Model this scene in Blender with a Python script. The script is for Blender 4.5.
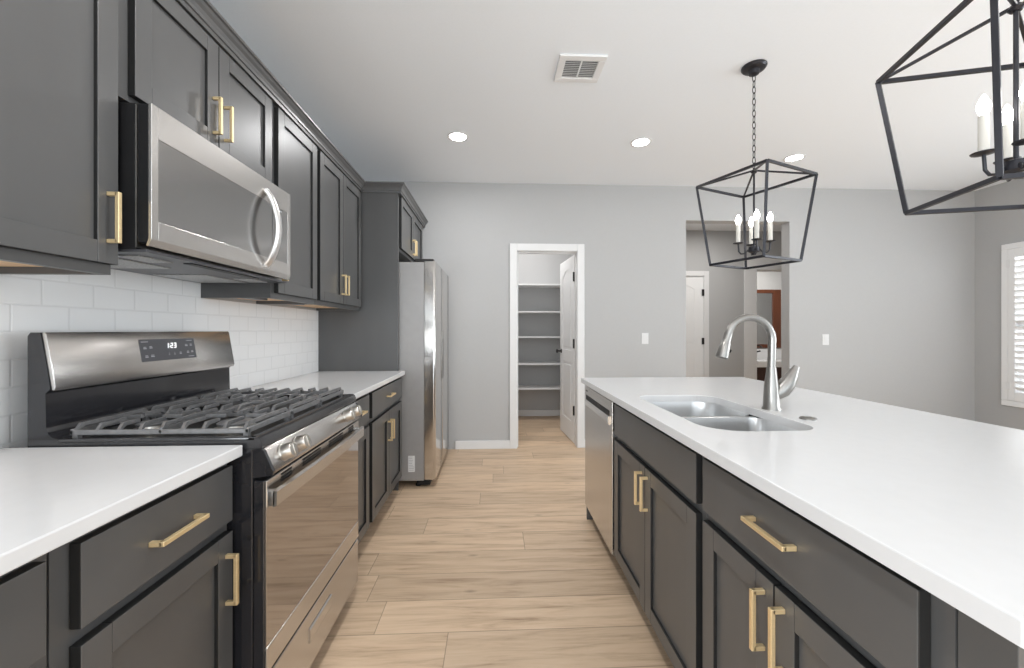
import bpy, bmesh, math, random
from mathutils import Vector, Matrix

for o in list(bpy.data.objects):
    bpy.data.objects.remove(o)
SC = bpy.context.scene
COL = SC.collection

# ------------------------------------------------------------------ camera
F_PX, PSI, CX, CY, CAM_Z = 402.28, 0.0446, 512.27, 330.09, 1.2244
cd = bpy.data.cameras.new('camera')
cd.sensor_fit = 'HORIZONTAL'; cd.sensor_width = 36.0
cd.lens = F_PX / 1024 * 36.0
cd.shift_x = -(CX - 512) / 1024
cd.shift_y = -(334 - CY) / 1024
cd.clip_start = 0.05
cam = bpy.data.objects.new('camera', cd); COL.objects.link(cam)
cam.location = (0, 0, CAM_Z)
cam.rotation_euler = (math.pi / 2, 0, -PSI)
SC.camera = cam

# ------------------------------------------------------------------ world, lamps, exposure
W = bpy.data.worlds.new('sky'); SC.world = W; W.use_nodes = True
W.node_tree.nodes['Background'].inputs[0].default_value = (0.85, 0.935, 1.0, 1)
W.node_tree.nodes['Background'].inputs[1].default_value = 1.5


def area_lamp(name, loc, rot, sx, sy, power, color=(1, 1, 1)):
    l = bpy.data.lights.new(name, 'AREA'); l.shape = 'RECTANGLE'
    l.size = sx; l.size_y = sy; l.energy = power; l.color = color
    o = bpy.data.objects.new(name, l); COL.objects.link(o)
    o.location = loc; o.rotation_euler = rot
    return o


# daylight through the glazed rear of the house and the windows of the dining side
area_lamp('rear_glazing_daylight', (0.9, -3.6, 1.5), (math.radians(90), 0, 0), 4.4, 2.4, 80, (0.89, 0.955, 1.0))
area_lamp('dining_window_daylight', (5.1, 0.2, 1.5), (math.radians(90), 0, math.radians(90)), 3.4, 1.7, 150, (0.88, 0.95, 1))
area_lamp('shutter_window_daylight', (6.3, 2.9, 1.9), (math.radians(80), 0, math.radians(90)), 2.4, 1.8, 110, (0.95, 0.98, 1.0))
area_lamp('left_fill_lamp', (-1.30, -1.9, 0.95), (math.radians(90), 0, math.radians(-90)), 2.2, 1.1, 135, (0.89, 0.955, 1.0))  # added fill lamp for the island fronts; this wall has no window
area_lamp('bathroom_ceiling_lamp', (4.9, 6.7, 2.6), (0, 0, 0), 0.6, 0.6, 40, (1, 0.97, 0.92))
area_lamp('hallway_fill_lamp', (3.0, 5.1, 2.7), (0, 0, 0), 0.5, 0.5, 20, (1, 0.97, 0.93))  # added fill to brighten the hallway, no fixture modelled
area_lamp('pantry_ceiling_lamp', (0.4, 5.0, 2.7), (0, 0, 0), 0.4, 0.4, 20, (1, 0.98, 0.96))

# lamps of the three downlights in view, plus unseen ones added as fill
for lx, ly in ((-0.285, 1.1), (-0.285, -0.9), (1.18, -0.9), (2.64, 1.2), (2.64, -0.9), (-0.285, 3.172), (1.183, 3.2), (2.64, 3.43)):
    o = area_lamp('downlight_and_fill_lamp', (lx, ly, 2.73), (0, 0, 0), 0.12, 0.12, 15 if lx < 0 else 2.5, (0.98, 0.98, 0.98))
    o.data.shape = 'DISK'

SC.view_settings.view_transform = 'Standard'
SC.view_settings.look = 'None'
SC.view_settings.gamma = 1.0
SC.view_settings.use_curve_mapping = False
SC.view_settings.exposure = -0.36
SC.cycles.max_bounces = 10
SC.cycles.diffuse_bounces = 6
SC.cycles.glossy_bounces = 4
SC.cycles.sample_clamp_indirect = 6.0
SC.cycles.use_denoising = True


# ------------------------------------------------------------------ materials
def lin(c):
    return tuple(((x / 255) / 12.92 if x <= 10 else (((x / 255) + 0.055) / 1.055) ** 2.4) for x in c)


class Nodes:
    def __init__(self, name):
        self.m = bpy.data.materials.new(name); self.m.use_nodes = True
        self.t = self.m.node_tree
        self.b = self.t.nodes['Principled BSDF']

    def n(self, kind, **kw):
        nd = self.t.nodes.new(kind)
        for k, v in kw.items():
            setattr(nd, k, v)
        return nd

    def l(self, a, b):
        self.t.links.new(a, b)

    def math(self, op, a, b=None, c=None):
        nd = self.n('ShaderNodeMath', operation=op)
        for i, v in enumerate((a, b, c)):
            if v is None:
                continue
            if isinstance(v, (int, float)):
                nd.inputs[i].default_value = v
            else:
                self.l(v, nd.inputs[i])
        return nd.outputs[0]


def mat(name, col, rough=0.5, metal=0.0, noise=0.0, scale=8.0, stretch=(1, 1, 1), bump=0.0, coat=0.0, spec=0.5, emit=None, estr=0.0):
    N = Nodes(name); b = N.b
    b.inputs['Base Color'].default_value = (*col, 1)
    b.inputs['Roughness'].default_value = rough
    b.inputs['Metallic'].default_value = metal
    b.inputs['Coat Weight'].default_value = coat
    b.inputs['Coat Roughness'].default_value = 0.08
    b.inputs['Specular IOR Level'].default_value = spec
    if emit:
        b.inputs['Emission Color'].default_value = (*emit, 1)
        b.inputs['Emission Strength'].default_value = estr
    if noise or bump:
        tc = N.n('ShaderNodeTexCoord'); mp = N.n('ShaderNodeMapping')
        mp.inputs['Scale'].default_value = stretch
        nz = N.n('ShaderNodeTexNoise'); nz.inputs['Scale'].default_value = scale
        nz.inputs['Detail'].default_value = 4
        N.l(tc.outputs['Object'], mp.inputs[0]); N.l(mp.outputs[0], nz.inputs['Vector'])
        if noise:
            rp = N.n('ShaderNodeMapRange')
            rp.inputs['From Min'].default_value = 0.25; rp.inputs['From Max'].default_value = 0.75
            rp.inputs['To Min'].default_value = 1 - noise; rp.inputs['To Max'].default_value = 1 + noise
            N.l(nz.outputs['Fac'], rp.inputs['Value'])
            mx = N.n('ShaderNodeVectorMath', operation='SCALE')
            mx.inputs[0].default_value = col
            N.l(rp.outputs[0], mx.inputs['Scale']); N.l(mx.outputs[0], b.inputs['Base Color'])
        if bump:
            bp = N.n('ShaderNodeBump'); bp.inputs['Strength'].default_value = bump
            bp.inputs['Distance'].default_value = 0.002
            N.l(nz.outputs['Fac'], bp.inputs['Height']); N.l(bp.outputs[0], b.inputs['Normal'])
    return N.m


M = {}
M['wall'] = mat('wall_paint', (0.45, 0.45, 0.45), 0.75, noise=0.012, scale=60, bump=0.05)
M['ceil'] = mat('ceiling_paint', (0.87, 0.905, 0.945), 0.85, noise=0.01, scale=80, bump=0.05)
M['trim'] = mat('white_trim_paint', (0.74, 0.74, 0.74), 0.4, noise=0.01)
M['door'] = mat('white_door_paint', (0.82, 0.82, 0.82), 0.4, noise=0.01)
M['cab'] = mat('charcoal_cabinet_paint', (0.084, 0.084, 0.084), 0.37, noise=0.10, scale=5, stretch=(1, 1, 0.4), bump=0.02, spec=0.75)
M['toe'] = mat('toe_kick_black', (0.012, 0.012, 0.012), 0.6, noise=0.1)
M['ply'] = mat('raw_plywood', lin((226, 190, 150)), 0.6, noise=0.08, scale=10, stretch=(6, 0.6, 1))
M['quartz'] = mat('white_quartz', (0.685, 0.685, 0.69), 0.16, noise=0.012, scale=30)
M['brass'] = mat('brushed_brass', (0.92, 0.72, 0.42), 0.42, 0.75, noise=0.05, scale=60, stretch=(1, 1, 6))
M['steel'] = mat('brushed_stainless', (0.62, 0.60, 0.58), 0.27, 1.0, noise=0.03, scale=10, stretch=(30, 1, 30))
M['fridgeside'] = mat('grey_painted_steel', (0.36, 0.35, 0.345), 0.42, 0.3, noise=0.03, scale=20)
M['doorsteel'] = mat('polished_stainless', (0.66, 0.64, 0.62), 0.15, 1.0, noise=0.02, scale=10, stretch=(30, 30, 1))
M['handlesteel'] = mat('satin_handle_steel', (0.74, 0.73, 0.72), 0.32, 0.85, noise=0.02, scale=30)
M['pan'] = mat('black_burner_pan', (0.008, 0.008, 0.008), 0.4, noise=0.1, spec=0.25)
M['sinksteel'] = mat('satin_sink_steel', (0.66, 0.66, 0.66), 0.30, 1.0, noise=0.03, scale=14, stretch=(1, 6, 1))
M['nickel'] = mat('brushed_nickel', (0.31, 0.30, 0.285), 0.33, 1.0, noise=0.03, scale=40)
M['knob'] = mat('satin_knob_metal', (0.55, 0.52, 0.48), 0.3, 1.0, noise=0.03, scale=40)
M['blackgloss'] = mat('black_enamel', (0.018, 0.018, 0.021), 0.16, 0.0, noise=0.1, coat=0.3)
M['greyenamel'] = mat('dark_grey_enamel', (0.030, 0.030, 0.033), 0.2, 0.2, noise=0.08, coat=0.5)
M['blackplastic'] = mat('black_plastic', (0.012, 0.012, 0.013), 0.45, noise=0.1, spec=0.25)
M['iron'] = mat('cast_iron', (0.24, 0.24, 0.245), 0.38, 0.6, noise=0.15, scale=60, bump=0.1)
M['ovenglass'] = mat('mirrored_oven_glass', (0.46, 0.43, 0.41), 0.05, 1.0, noise=0.01)
M['mwglass'] = mat('grey_mirrored_glass', (0.40, 0.395, 0.39), 0.16, 1.0, noise=0.01)
M['display'] = mat('display_panel', (0.085, 0.085, 0.095), 0.3, noise=0.03)
M['legend'] = mat('printed_legend', (0.42, 0.42, 0.44), 0.5, noise=0.02)
M['digit'] = mat('lit_clock_digits', (1, 1, 1), 0.5, noise=0.01, emit=(1, 1, 1), estr=1.2)
M['filter'] = mat('grease_filter_mesh', (0.5, 0.5, 0.5), 0.45, 0.8, noise=0.35, scale=180, bump=0.4)
M['vhmetal'] = mat('vent_hood_grey', (0.10, 0.10, 0.11), 0.35, 0.5, noise=0.05)
M['blackiron'] = mat('black_lantern_metal', (0.030, 0.030, 0.036), 0.34, 0.5, noise=0.1, scale=40)
M['candle'] = mat('cream_candle_sleeve', (0.64, 0.62, 0.57), 0.5, noise=0.02)
M['bulb'] = mat('glowing_bulb_glass', (1, 1, 1), 0.1, noise=0.01, emit=(1.0, 0.96, 0.90), estr=20)
M['can'] = mat('glowing_downlight_lens', (1, 1, 1), 0.4, noise=0.01, emit=(1.0, 0.99, 0.97), estr=9)
M['plate'] = mat('white_switch_plastic', (0.72, 0.72, 0.72), 0.35, noise=0.01)
M['hinge'] = mat('dark_bronze', (0.035, 0.033, 0.032), 0.4, 0.6, noise=0.1)
M['shelf'] = mat('white_melamine_shelf', (0.80, 0.80, 0.80), 0.45, noise=0.01)
M['mahog'] = mat('reddish_brown_wood', lin((92, 52, 34)), 0.4, noise=0.2, scale=6, stretch=(8, 8, 0.8))
M['mirror'] = mat('mirror_silver', (0.85, 0.86, 0.87), 0.02, 1.0, noise=0.005)
M['dkwood'] = mat('dark_vanity_wood', lin((58, 34, 28)), 0.45, noise=0.15)
M['sticker'] = mat('white_label_paper', (0.78, 0.78, 0.78), 0.6, noise=0.02)
M['ink'] = mat('label_ink', (0.16, 0.16, 0.16), 0.6, noise=0.02)
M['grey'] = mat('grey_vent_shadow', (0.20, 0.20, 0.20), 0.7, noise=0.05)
M['vent'] = mat('white_vent_metal', (0.80, 0.80, 0.80), 0.5, noise=0.01)
M['edge'] = mat('black_glazed_edge', (0.010, 0.010, 0.010), 0.5, noise=0.1)
M['louver'] = mat('white_shutter_paint', (0.84, 0.84, 0.84), 0.45, noise=0.01)


def glass_mat():
    N = Nodes('window_glass'); b = N.b
    b.inputs['Base Color'].default_value = (1, 1, 1, 1)
    b.inputs['Roughness'].default_value = 0.02
    b.inputs['Transmission Weight'].default_value = 1.0
    b.inputs['IOR'].default_value = 1.08
    return N.m


M['glass'] = glass_mat()


def floor_mat():
    N = Nodes('oak_plank_floor'); b = N.b
    tc = N.n('ShaderNodeTexCoord'); sp = N.n('ShaderNodeSeparateXYZ')
    N.l(tc.outputs['Object'], sp.inputs[0])
    PW, PL = 0.199, 1.45
    yy = N.math('DIVIDE', N.math('SUBTRACT', sp.outputs['Y'], 1.64 - PW * 12), PW)
    row = N.math('FLOOR', yy)
    wn = N.n('ShaderNodeTexWhiteNoise', noise_dimensions='1D'); N.l(row, wn.inputs['W'])
    xx = N.math('DIVIDE', N.math('ADD', sp.outputs['X'], N.math('MULTIPLY', wn.outputs['Value'], PL * 3)), PL)
    pid = N.math('FLOOR', xx)
    wn2 = N.n('ShaderNodeTexWhiteNoise', noise_dimensions='2D')
    cb = N.n('ShaderNodeCombineXYZ'); N.l(row, cb.inputs[0]); N.l(pid, cb.inputs[1]); N.l(cb.outputs[0], wn2.inputs['Vector'])
    # seams
    fy = N.math('FRACT', yy); fx = N.math('FRACT', xx)
    ey = N.math('MULTIPLY', N.math('MINIMUM', fy, N.math('SUBTRACT', 1.0, fy)), PW)
    ex = N.math('MULTIPLY', N.math('MINIMUM', fx, N.math('SUBTRACT', 1.0, fx)), PL)
    edge = N.math('MINIMUM', ey, ex)
    seam = N.n('ShaderNodeMapRange'); seam.inputs['From Min'].default_value = 0.0006; seam.inputs['From Max'].default_value = 0.0024
    N.l(edge, seam.inputs['Value'])
    # grain coordinates: shifted per plank, stretched along X
    off = N.n('ShaderNodeCombineXYZ')
    N.l(N.math('MULTIPLY', wn2.outputs['Value'], 37.0), off.inputs[0]); N.l(N.math('MULTIPLY', row, 3.7), off.inputs[1])
    ad = N.n('ShaderNodeVectorMath', operation='ADD'); N.l(tc.outputs['Object'], ad.inputs[0]); N.l(off.outputs[0], ad.inputs[1])
    mp = N.n('ShaderNodeMapping'); mp.inputs['Scale'].default_value = (1.1, 11, 1); N.l(ad.outputs[0], mp.inputs[0])
    g1 = N.n('ShaderNodeTexNoise'); g1.inputs['Scale'].default_value = 2.2; g1.inputs['Detail'].default_value = 6; g1.inputs['Roughness'].default_value = 0.62
    g1.inputs['Distortion'].default_value = 0.6
    N.l(mp.outputs[0], g1.inputs['Vector'])
    mp2 = N.n('ShaderNodeMapping'); mp2.inputs['Scale'].default_value = (3, 90, 1); N.l(ad.outputs[0], mp2.inputs[0])
    g2 = N.n('ShaderNodeTexNoise'); g2.inputs['Scale'].default_value = 2.0; g2.inputs['Detail'].default_value = 3
    N.l(mp2.outputs[0], g2.inputs['Vector'])
    ramp = N.n('ShaderNodeValToRGB')
    e = ramp.color_ramp.elements
    e[0].position = 0.26; e[0].color = (*lin((136, 108, 82)), 1)
    e[1].position = 0.72; e[1].color = (*lin((219, 195, 168)), 1)
    k = ramp.color_ramp.elements.new(0.40); k.color = (*lin((191, 165, 138)), 1)
    k = ramp.color_ramp.elements.new(0.52); k.color = (*lin((208, 182, 154)), 1)
    mixv = N.math('ADD', N.math('MULTIPLY', g1.outputs['Fac'], 0.8), N.math('MULTIPLY', g2.outputs['Fac'], 0.2))
    N.l(mixv, ramp.inputs[0])
    # knots
    mk = N.n('ShaderNodeMapping'); mk.inputs['Scale'].default_value = (1.0, 2.6, 1); N.l(ad.outputs[0], mk.inputs[0])
    vo = N.n('ShaderNodeTexVoronoi'); vo.inputs['Scale'].default_value = 2.3; N.l(mk.outputs[0], vo.inputs['Vector'])
    kn = N.n('ShaderNodeMapRange'); kn.inputs['From Min'].default_value = 0.01; kn.inputs['From Max'].default_value = 0.085
    kn.inputs['To Min'].default_value = 0.62; kn.inputs['To Max'].default_value = 1.0
    N.l(vo.outputs['Distance'], kn.inputs['Value'])
    # per plank tone
    tone = N.n('ShaderNodeMapRange'); tone.inputs['To Min'].default_value = 0.88; tone.inputs['To Max'].default_value = 1.10
    N.l(wn2.outputs['Value'], tone.inputs['Value'])
    sm = N.math('ADD', N.math('MULTIPLY', seam.outputs[0], 0.5), 0.5)
    fac = N.math('MULTIPLY', N.math('MULTIPLY', tone.outputs[0], sm), kn.outputs[0])
    sc = N.n('ShaderNodeVectorMath', operation='SCALE'); N.l(ramp.outputs[0], sc.inputs[0]); N.l(fac, sc.inputs['Scale'])
    N.l(sc.outputs[0], b.inputs['Base Color'])
    b.inputs['Roughness'].default_value = 0.42
    b.inputs['Specular IOR Level'].default_value = 0.35
    bp = N.n('ShaderNodeBump'); bp.inputs['Strength'].default_value = 0.25; bp.inputs['Distance'].default_value = 0.001
    N.l(N.math('ADD', seam.outputs[0], N.math('MULTIPLY', g2.outputs['Fac'], 0.3)), bp.inputs['Height'])
    N.l(bp.outputs[0], b.inputs['Normal'])
    return N.m


def tile_mat():
    N = Nodes('white_subway_tile'); b = N.b
    tc = N.n('ShaderNodeTexCoord'); sp = N.n('ShaderNodeSeparateXYZ'); N.l(tc.outputs['Object'], sp.inputs[0])
    rowf = N.math('DIVIDE', N.math('SUBTRACT', sp.outputs['Z'], 0.914), 0.0765)
    row = N.math('FLOOR', rowf)
    odd = N.math('MULTIPLY', N.math('FRACT', N.math('MULTIPLY', row, 0.5)), 1.0)   # 0 or 0.5
    colf = N.math('ADD', N.math('DIVIDE', N.math('SUBTRACT', sp.outputs['Y'], 1.243 - 0.1527 * 0.5), 0.1527), odd)
    fy = N.math('FRACT', rowf); fx = N.math('FRACT', colf)
    ey = N.math('MULTIPLY', N.math('MINIMUM', fy, N.math('SUBTRACT', 1.0, fy)), 0.0765)
    ex = N.math('MULTIPLY', N.math('MINIMUM', fx, N.math('SUBTRACT', 1.0, fx)), 0.1527)
    edge = N.math('MINIMUM', ey, ex)
    r = N.n('ShaderNodeMapRange'); r.inputs['From Min'].default_value = 0.0008; r.inputs['From Max'].default_value = 0.0042
    N.l(edge, r.inputs['Value'])
    mx = N.n('ShaderNodeMix', data_type='RGBA')
    N.l(r.outputs[0], mx.inputs['Factor'])
    mx.inputs[6].default_value = (0.83, 0.83, 0.83, 1); mx.inputs[7].default_value = (0.90, 0.90, 0.90, 1)
    N.l(mx.outputs[2], b.inputs['Base Color'])
    b.inputs['Roughness'].default_value = 0.22
    nz = N.n('ShaderNodeTexNoise'); nz.inputs['Scale'].default_value = 22; N.l(tc.outputs['Object'], nz.inputs['Vector'])
    bp = N.n('ShaderNodeBump'); bp.inputs['Strength'].default_value = 0.5; bp.inputs['Distance'].default_value = 0.0015
    N.l(N.math('ADD', r.outputs[0], N.math('MULTIPLY', nz.outputs['Fac'], 0.35)), bp.inputs['Height'])
    N.l(bp.outputs[0], b.inputs['Normal'])
    return N.m


M['floor'] = floor_mat()
M['tile'] = tile_mat()


# ------------------------------------------------------------------ mesh helpers
class MB:
    """Collects shapes (world coordinates) and links them as one mesh object."""

    def __init__(self):
        self.bm = bmesh.new()

    def box(self, x0, x1, y0, y1, z0, z1, bev=0.0, seg=2):
        x0, x1 = min(x0, x1), max(x0, x1); y0, y1 = min(y0, y1), max(y0, y1); z0, z1 = min(z0, z1), max(z0, z1)
        r = bmesh.ops.create_cube(self.bm, size=1.0)
        vs = r['verts']
        for v in vs:
            v.co = Vector((x0 + (v.co.x + 0.5) * (x1 - x0), y0 + (v.co.y + 0.5) * (y1 - y0), z0 + (v.co.z + 0.5) * (z1 - z0)))
        if bev:
            es = list({e for v in vs for e in v.link_edges})
            bmesh.ops.bevel(self.bm, geom=es, offset=bev, segments=seg, affect='EDGES', profile=0.5)
        return self

    def prism(self, pts, axis, a, b, bev=0.0):
        """Polygon pts (2-D) extruded along axis from a to b. axis 'x': pts=(y,z); 'y': (x,z); 'z': (x,y)."""
        def mk(p, t):
            return {'x': (t, p[0], p[1]), 'y': (p[0], t, p[1]), 'z': (p[0], p[1], t)}[axis]
        A = [self.bm.verts.new(mk(p, a)) for p in pts]; B = [self.bm.verts.new(mk(p, b)) for p in pts]
        n = len(pts); fs = [self.bm.faces.new(A), self.bm.faces.new(B)]
        for i in range(n):
            fs.append(self.bm.faces.new((A[i], A[(i + 1) % n], B[(i + 1) % n], B[i])))
        if bev:
            es = list({e for f in fs[:2] for e in f.edges})
            bmesh.ops.bevel(self.bm, geom=es, offset=bev, segments=2, affect='EDGES', profile=0.5)
        return self

    def bar(self, p, q, w, h=None, up=(0, 0, 1), bev=0.0):
        """Rectangular bar from p to q."""
        h = h or w
        p, q = Vector(p), Vector(q); d = (q - p).normalized(); u = Vector(up)
        if abs(d.dot(u)) > 0.98:
            u = Vector((1, 0, 0))
        s = d.cross(u).normalized(); u = s.cross(d).normalized()
        vs = []
        for c in (p, q):
            for a, b in ((-1, -1), (1, -1), (1, 1), (-1, 1)):
                vs.append(self.bm.verts.new(c + s * a * w / 2 + u * b * h / 2))
        fs = [self.bm.faces.new(vs[0:4]), self.bm.faces.new(vs[4:8])]
        for i in range(4):
            fs.append(self.bm.faces.new((vs[i], vs[(i + 1) % 4], vs[4 + (i + 1) % 4], vs[4 + i])))
        if bev:
            es = list({e for f in fs for e in f.edges})
            bmesh.ops.bevel(self.bm, geom=es, offset=bev, segments=2, affect='EDGES', profile=0.5)
        return self

    def tube(self, pts, r, seg=12, closed=False, cap=True):
        pts = [Vector(p) for p in pts]; n = len(pts)
        rs = r if isinstance(r, (list, tuple)) else [r] * n
        rings = []; prev = None
        for i, p in enumerate(pts):
            if closed:
                d = (pts[(i + 1) % n] - pts[i - 1]).normalized()
            else:
                d = (pts[min(i + 1, n - 1)] - pts[max(i - 1, 0)]).normalized()
            if prev is None:
                u = Vector((0, 0, 1)) if abs(d.z) < 0.9 else Vector((1, 0, 0))
                s = d.cross(u).normalized()
            else:
                s = (prev - d * prev.dot(d)).normalized()
            prev = s; t = d.cross(s)
            rings.append([self.bm.verts.new(p + (s * math.cos(2 * math.pi * k / seg) + t * math.sin(2 * math.pi * k / seg)) * rs[i]) for k in range(seg)])
        m = n if closed else n - 1
        for i in range(m):
            A, B = rings[i], rings[(i + 1) % n]
            for k in range(seg):
                self.bm.faces.new((A[k], A[(k + 1) % seg], B[(k + 1) % seg], B[k]))
        if cap and not closed:
            self.bm.faces.new(rings[0]); self.bm.faces.new(rings[-1])
        return self

    def lathe(self, prof, origin, axis=(0, 0, 1), seg=32):
        """prof: (radius, height along axis) pairs."""
        o = Vector(origin); q = Vector((0, 0, 1)).rotation_difference(Vector(axis))
        rings = []
        for r, h in prof:
            if r < 1e-6:
                rings.append([self.bm.verts.new(o + q @ Vector((0, 0, h)))])
            else:
                rings.append([self.bm.verts.new(o + q @ Vector((r * math.cos(2 * math.pi * k / seg), r * math.sin(2 * math.pi * k / seg), h))) for k in range(seg)])
        for A, B in zip(rings, rings[1:]):
            for k in range(seg):
                a = A[k % len(A)]; a2 = A[(k + 1) % len(A)]; b = B[k % len(B)]; b2 = B[(k + 1) % len(B)]
                vs = []
                for v in (a, a2, b2, b):
                    if v not in vs:
                        vs.append(v)
                if len(vs) >= 3:
                    self.bm.faces.new(vs)
        if len(rings[0]) > 1:
            self.bm.faces.new(rings[0])
        if len(rings[-1]) > 1:
            self.bm.faces.new(rings[-1])
        return self

    def loft(self, loops, cap0=False, cap1=True):
        rings = [[self.bm.verts.new(p) for p in lp] for lp in loops]
        n = len(rings[0])
        for A, B in zip(rings, rings[1:]):
            for k in range(n):
                self.bm.faces.new((A[k], A[(k + 1) % n], B[(k + 1) % n], B[k]))
        if cap0:
            self.bm.faces.new(rings[0])
        if cap1:
            self.bm.faces.new(rings[-1])
        return self

    def sweep(self, path, prof):
        """Mitred sweep in plan: path of (x, y), prof of (outset to the right, z), closed profile."""
        n = len(path); rings = []
        P = [Vector((p[0], p[1])) for p in path]
        for i in range(n):
            d0 = (P[i] - P[i - 1]).normalized() if i > 0 else None
            d1 = (P[i + 1] - P[i]).normalized() if i < n - 1 else None
            n0 = Vector((d0.y, -d0.x)) if d0 else None; n1 = Vector((d1.y, -d1.x)) if d1 else None
            if n0 is None:
                mv = n1
            elif n1 is None:
                mv = n0
            else:
                mv = (n0 + n1); mv = mv / mv.dot(n0)
            rings.append([self.bm.verts.new((P[i].x + mv.x * o, P[i].y + mv.y * o, z)) for o, z in prof])
        m = len(prof)
        for A, B in zip(rings, rings[1:]):
            for k in range(m):
                self.bm.faces.new((A[k], A[(k + 1) % m], B[(k + 1) % m], B[k]))
        self.bm.faces.new(rings[0]); self.bm.faces.new(rings[-1])
        return self

    def build(self, name, material, parent=None, smooth=False, origin=None):
        bm = self.bm
        bmesh.ops.recalc_face_normals(bm, faces=bm.faces)
        if parent is not None:
            org = Vector(parent['_org'])
        else:
            if origin is None:
                xs = [v.co for v in bm.verts]
                lo = Vector([min(c[i] for c in xs) for i in range(3)]); hi = Vector([max(c[i] for c in xs) for i in range(3)])
                origin = ((lo.x + hi.x) / 2, (lo.y + hi.y) / 2, lo.z)
            org = Vector(origin)
        bmesh.ops.translate(bm, verts=bm.verts, vec=-org)
        me = bpy.data.meshes.new(name); bm.to_mesh(me); bm.free()
        me.materials.append(material)
        if smooth:
            for p in me.polygons:
                p.use_smooth = True
            me.set_sharp_from_angle(angle=math.radians(38))
        o = bpy.data.objects.new(name, me); COL.objects.link(o)
        o['_org'] = tuple(org)
        if parent is not None:
            o.parent = parent
        else:
            o.location = org
        return o


def tag(o, label, cat, group=None, kind=None):
    o['label'] = label; o['category'] = cat
    if group:
        o['group'] = group
    if kind:
        o['kind'] = kind
    return o


def thing(name, label, cat, loc, group=None):
    o = bpy.data.objects.new(name, None); COL.objects.link(o)
    o.location = loc; o.empty_display_size = 0.1
    o['_org'] = tuple(loc)
    return tag(o, label, cat, group)


def structure(o, label=None):
    o['kind'] = 'structure'
    if label:
        o['label'] = label
    return o


def rrect(x0, x1, y0, y1, r, z, seg=8):
    """Rounded rectangle loop; r may be four radii (x0y0, x1y0, x1y1, x0y1)."""
    R = r if isinstance(r, (list, tuple)) else (r,) * 4
    out = []
    for (cx, cy, a0, rr) in ((x0, y0, 180, R[0]), (x1, y0, 270, R[1]), (x1, y1, 0, R[2]), (x0, y1, 90, R[3])):
        px = cx + rr if cx == x0 else cx - rr
        py = cy + rr if cy == y0 else cy - rr
        for k in range(seg + 1):
            a = math.radians(a0 + 90 * k / seg)
            out.append(Vector((px + rr * math.cos(a), py + rr * math.sin(a), z)))
    return out


# ------------------------------------------------------------------ measured planes
XW = -1.328          # tile face
XWALL = -1.336
XUF = -1.0           # wall-cabinet door face
XBF = -0.700         # base-cabinet door face
YB = 4.162           # back wall
CEIL = 2.743
XR = 5.242           # right wall
Y0, Y1 = 1.121, 1.883   # range opening
YP = 3.102           # refrigerator panel, near face
XI = 0.588           # island door face

# ------------------------------------------------------------------ setting
structure(MB().box(-1.5, 6.7, -3.2, 8.0, -0.06, 0.0).build('floor', M['floor'], origin=(0, 0, 0)), 'light oak plank floor')
structure(MB().box(-1.5, 6.7, -3.2, 8.0, CEIL, CEIL + 0.08).build('ceiling', M['ceil']))
structure(MB().box(XWALL - 0.12, XWALL, -3.2, YB + 0.12, 0, CEIL).build('wall_left', M['wall']))
DX0, DX1, DZ = 0.222, 0.876, 2.058     # pantry doorway
HX0, HX1, HZ = 2.022, 3.151, 2.383     # hallway opening
b = MB()
for x0, x1, z0, z1 in ((XWALL, DX0, 0, CEIL), (DX0, DX1, DZ, CEIL), (DX1, HX0, 0, CEIL), (HX0, HX1, HZ, CEIL), (HX1, XR + 0.12, 0, CEIL)):
    b.box(x0, x1, YB, YB + 0.12, z0, z1)
structure(b.build('wall_back', M['wall']))
WY0, WY1, WZ0, WZ1 = 2.10, 3.86, 0.50, 2.05
b = MB()
for y0, y1, z0, z1 in ((-3.2, WY0, 0, CEIL), (WY1, YB, 0, CEIL), (WY0, WY1, 0, WZ0), (WY0, WY1, WZ1, CEIL)):
    b.box(XR, XR + 0.12, y0, y1, z0, z1)
structure(b.build('wall_right', M['wall']))


def baseboard(name, pts_boxes):
    b = MB()
    for (x0, x1, y0, y1) in pts_boxes:
        b.box(x0, x1, y0, y1, 0, 0.085, 0.003)
    structure(b.build(name, M['trim']))


baseboard('baseboard_back', [(-0.40, 0.166, YB - 0.014, YB), (0.934, HX0, YB - 0.014, YB), (HX1, XR, YB - 0.014, YB)])
baseboard('baseboard_right', [(XR - 0.014, XR, -3.2, YB - 0.015)])

# pantry shell
PX0, PX1, PY1 = -0.25, 1.10, 5.72
structure(MB().box(PX0 - 0.1, PX0, YB + 0.12, PY1, 0, CEIL).build('wall_pantry_left', M['wall']))
structure(MB().box(PX1, PX1 + 0.1, YB + 0.12, PY1, 0, CEIL).build('wall_pantry_right', M['wall']))
structure(MB().box(PX0 - 0.1, PX1 + 0.1, PY1, PY1 + 0.1, 0, CEIL).build('wall_pantry_back', M['wall']))
baseboard('baseboard_pantry', [(PX0, PX1, PY1 - 0.014, PY1), (PX1 - 0.014, PX1, YB + 0.13, PY1 - 0.015)])
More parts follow.
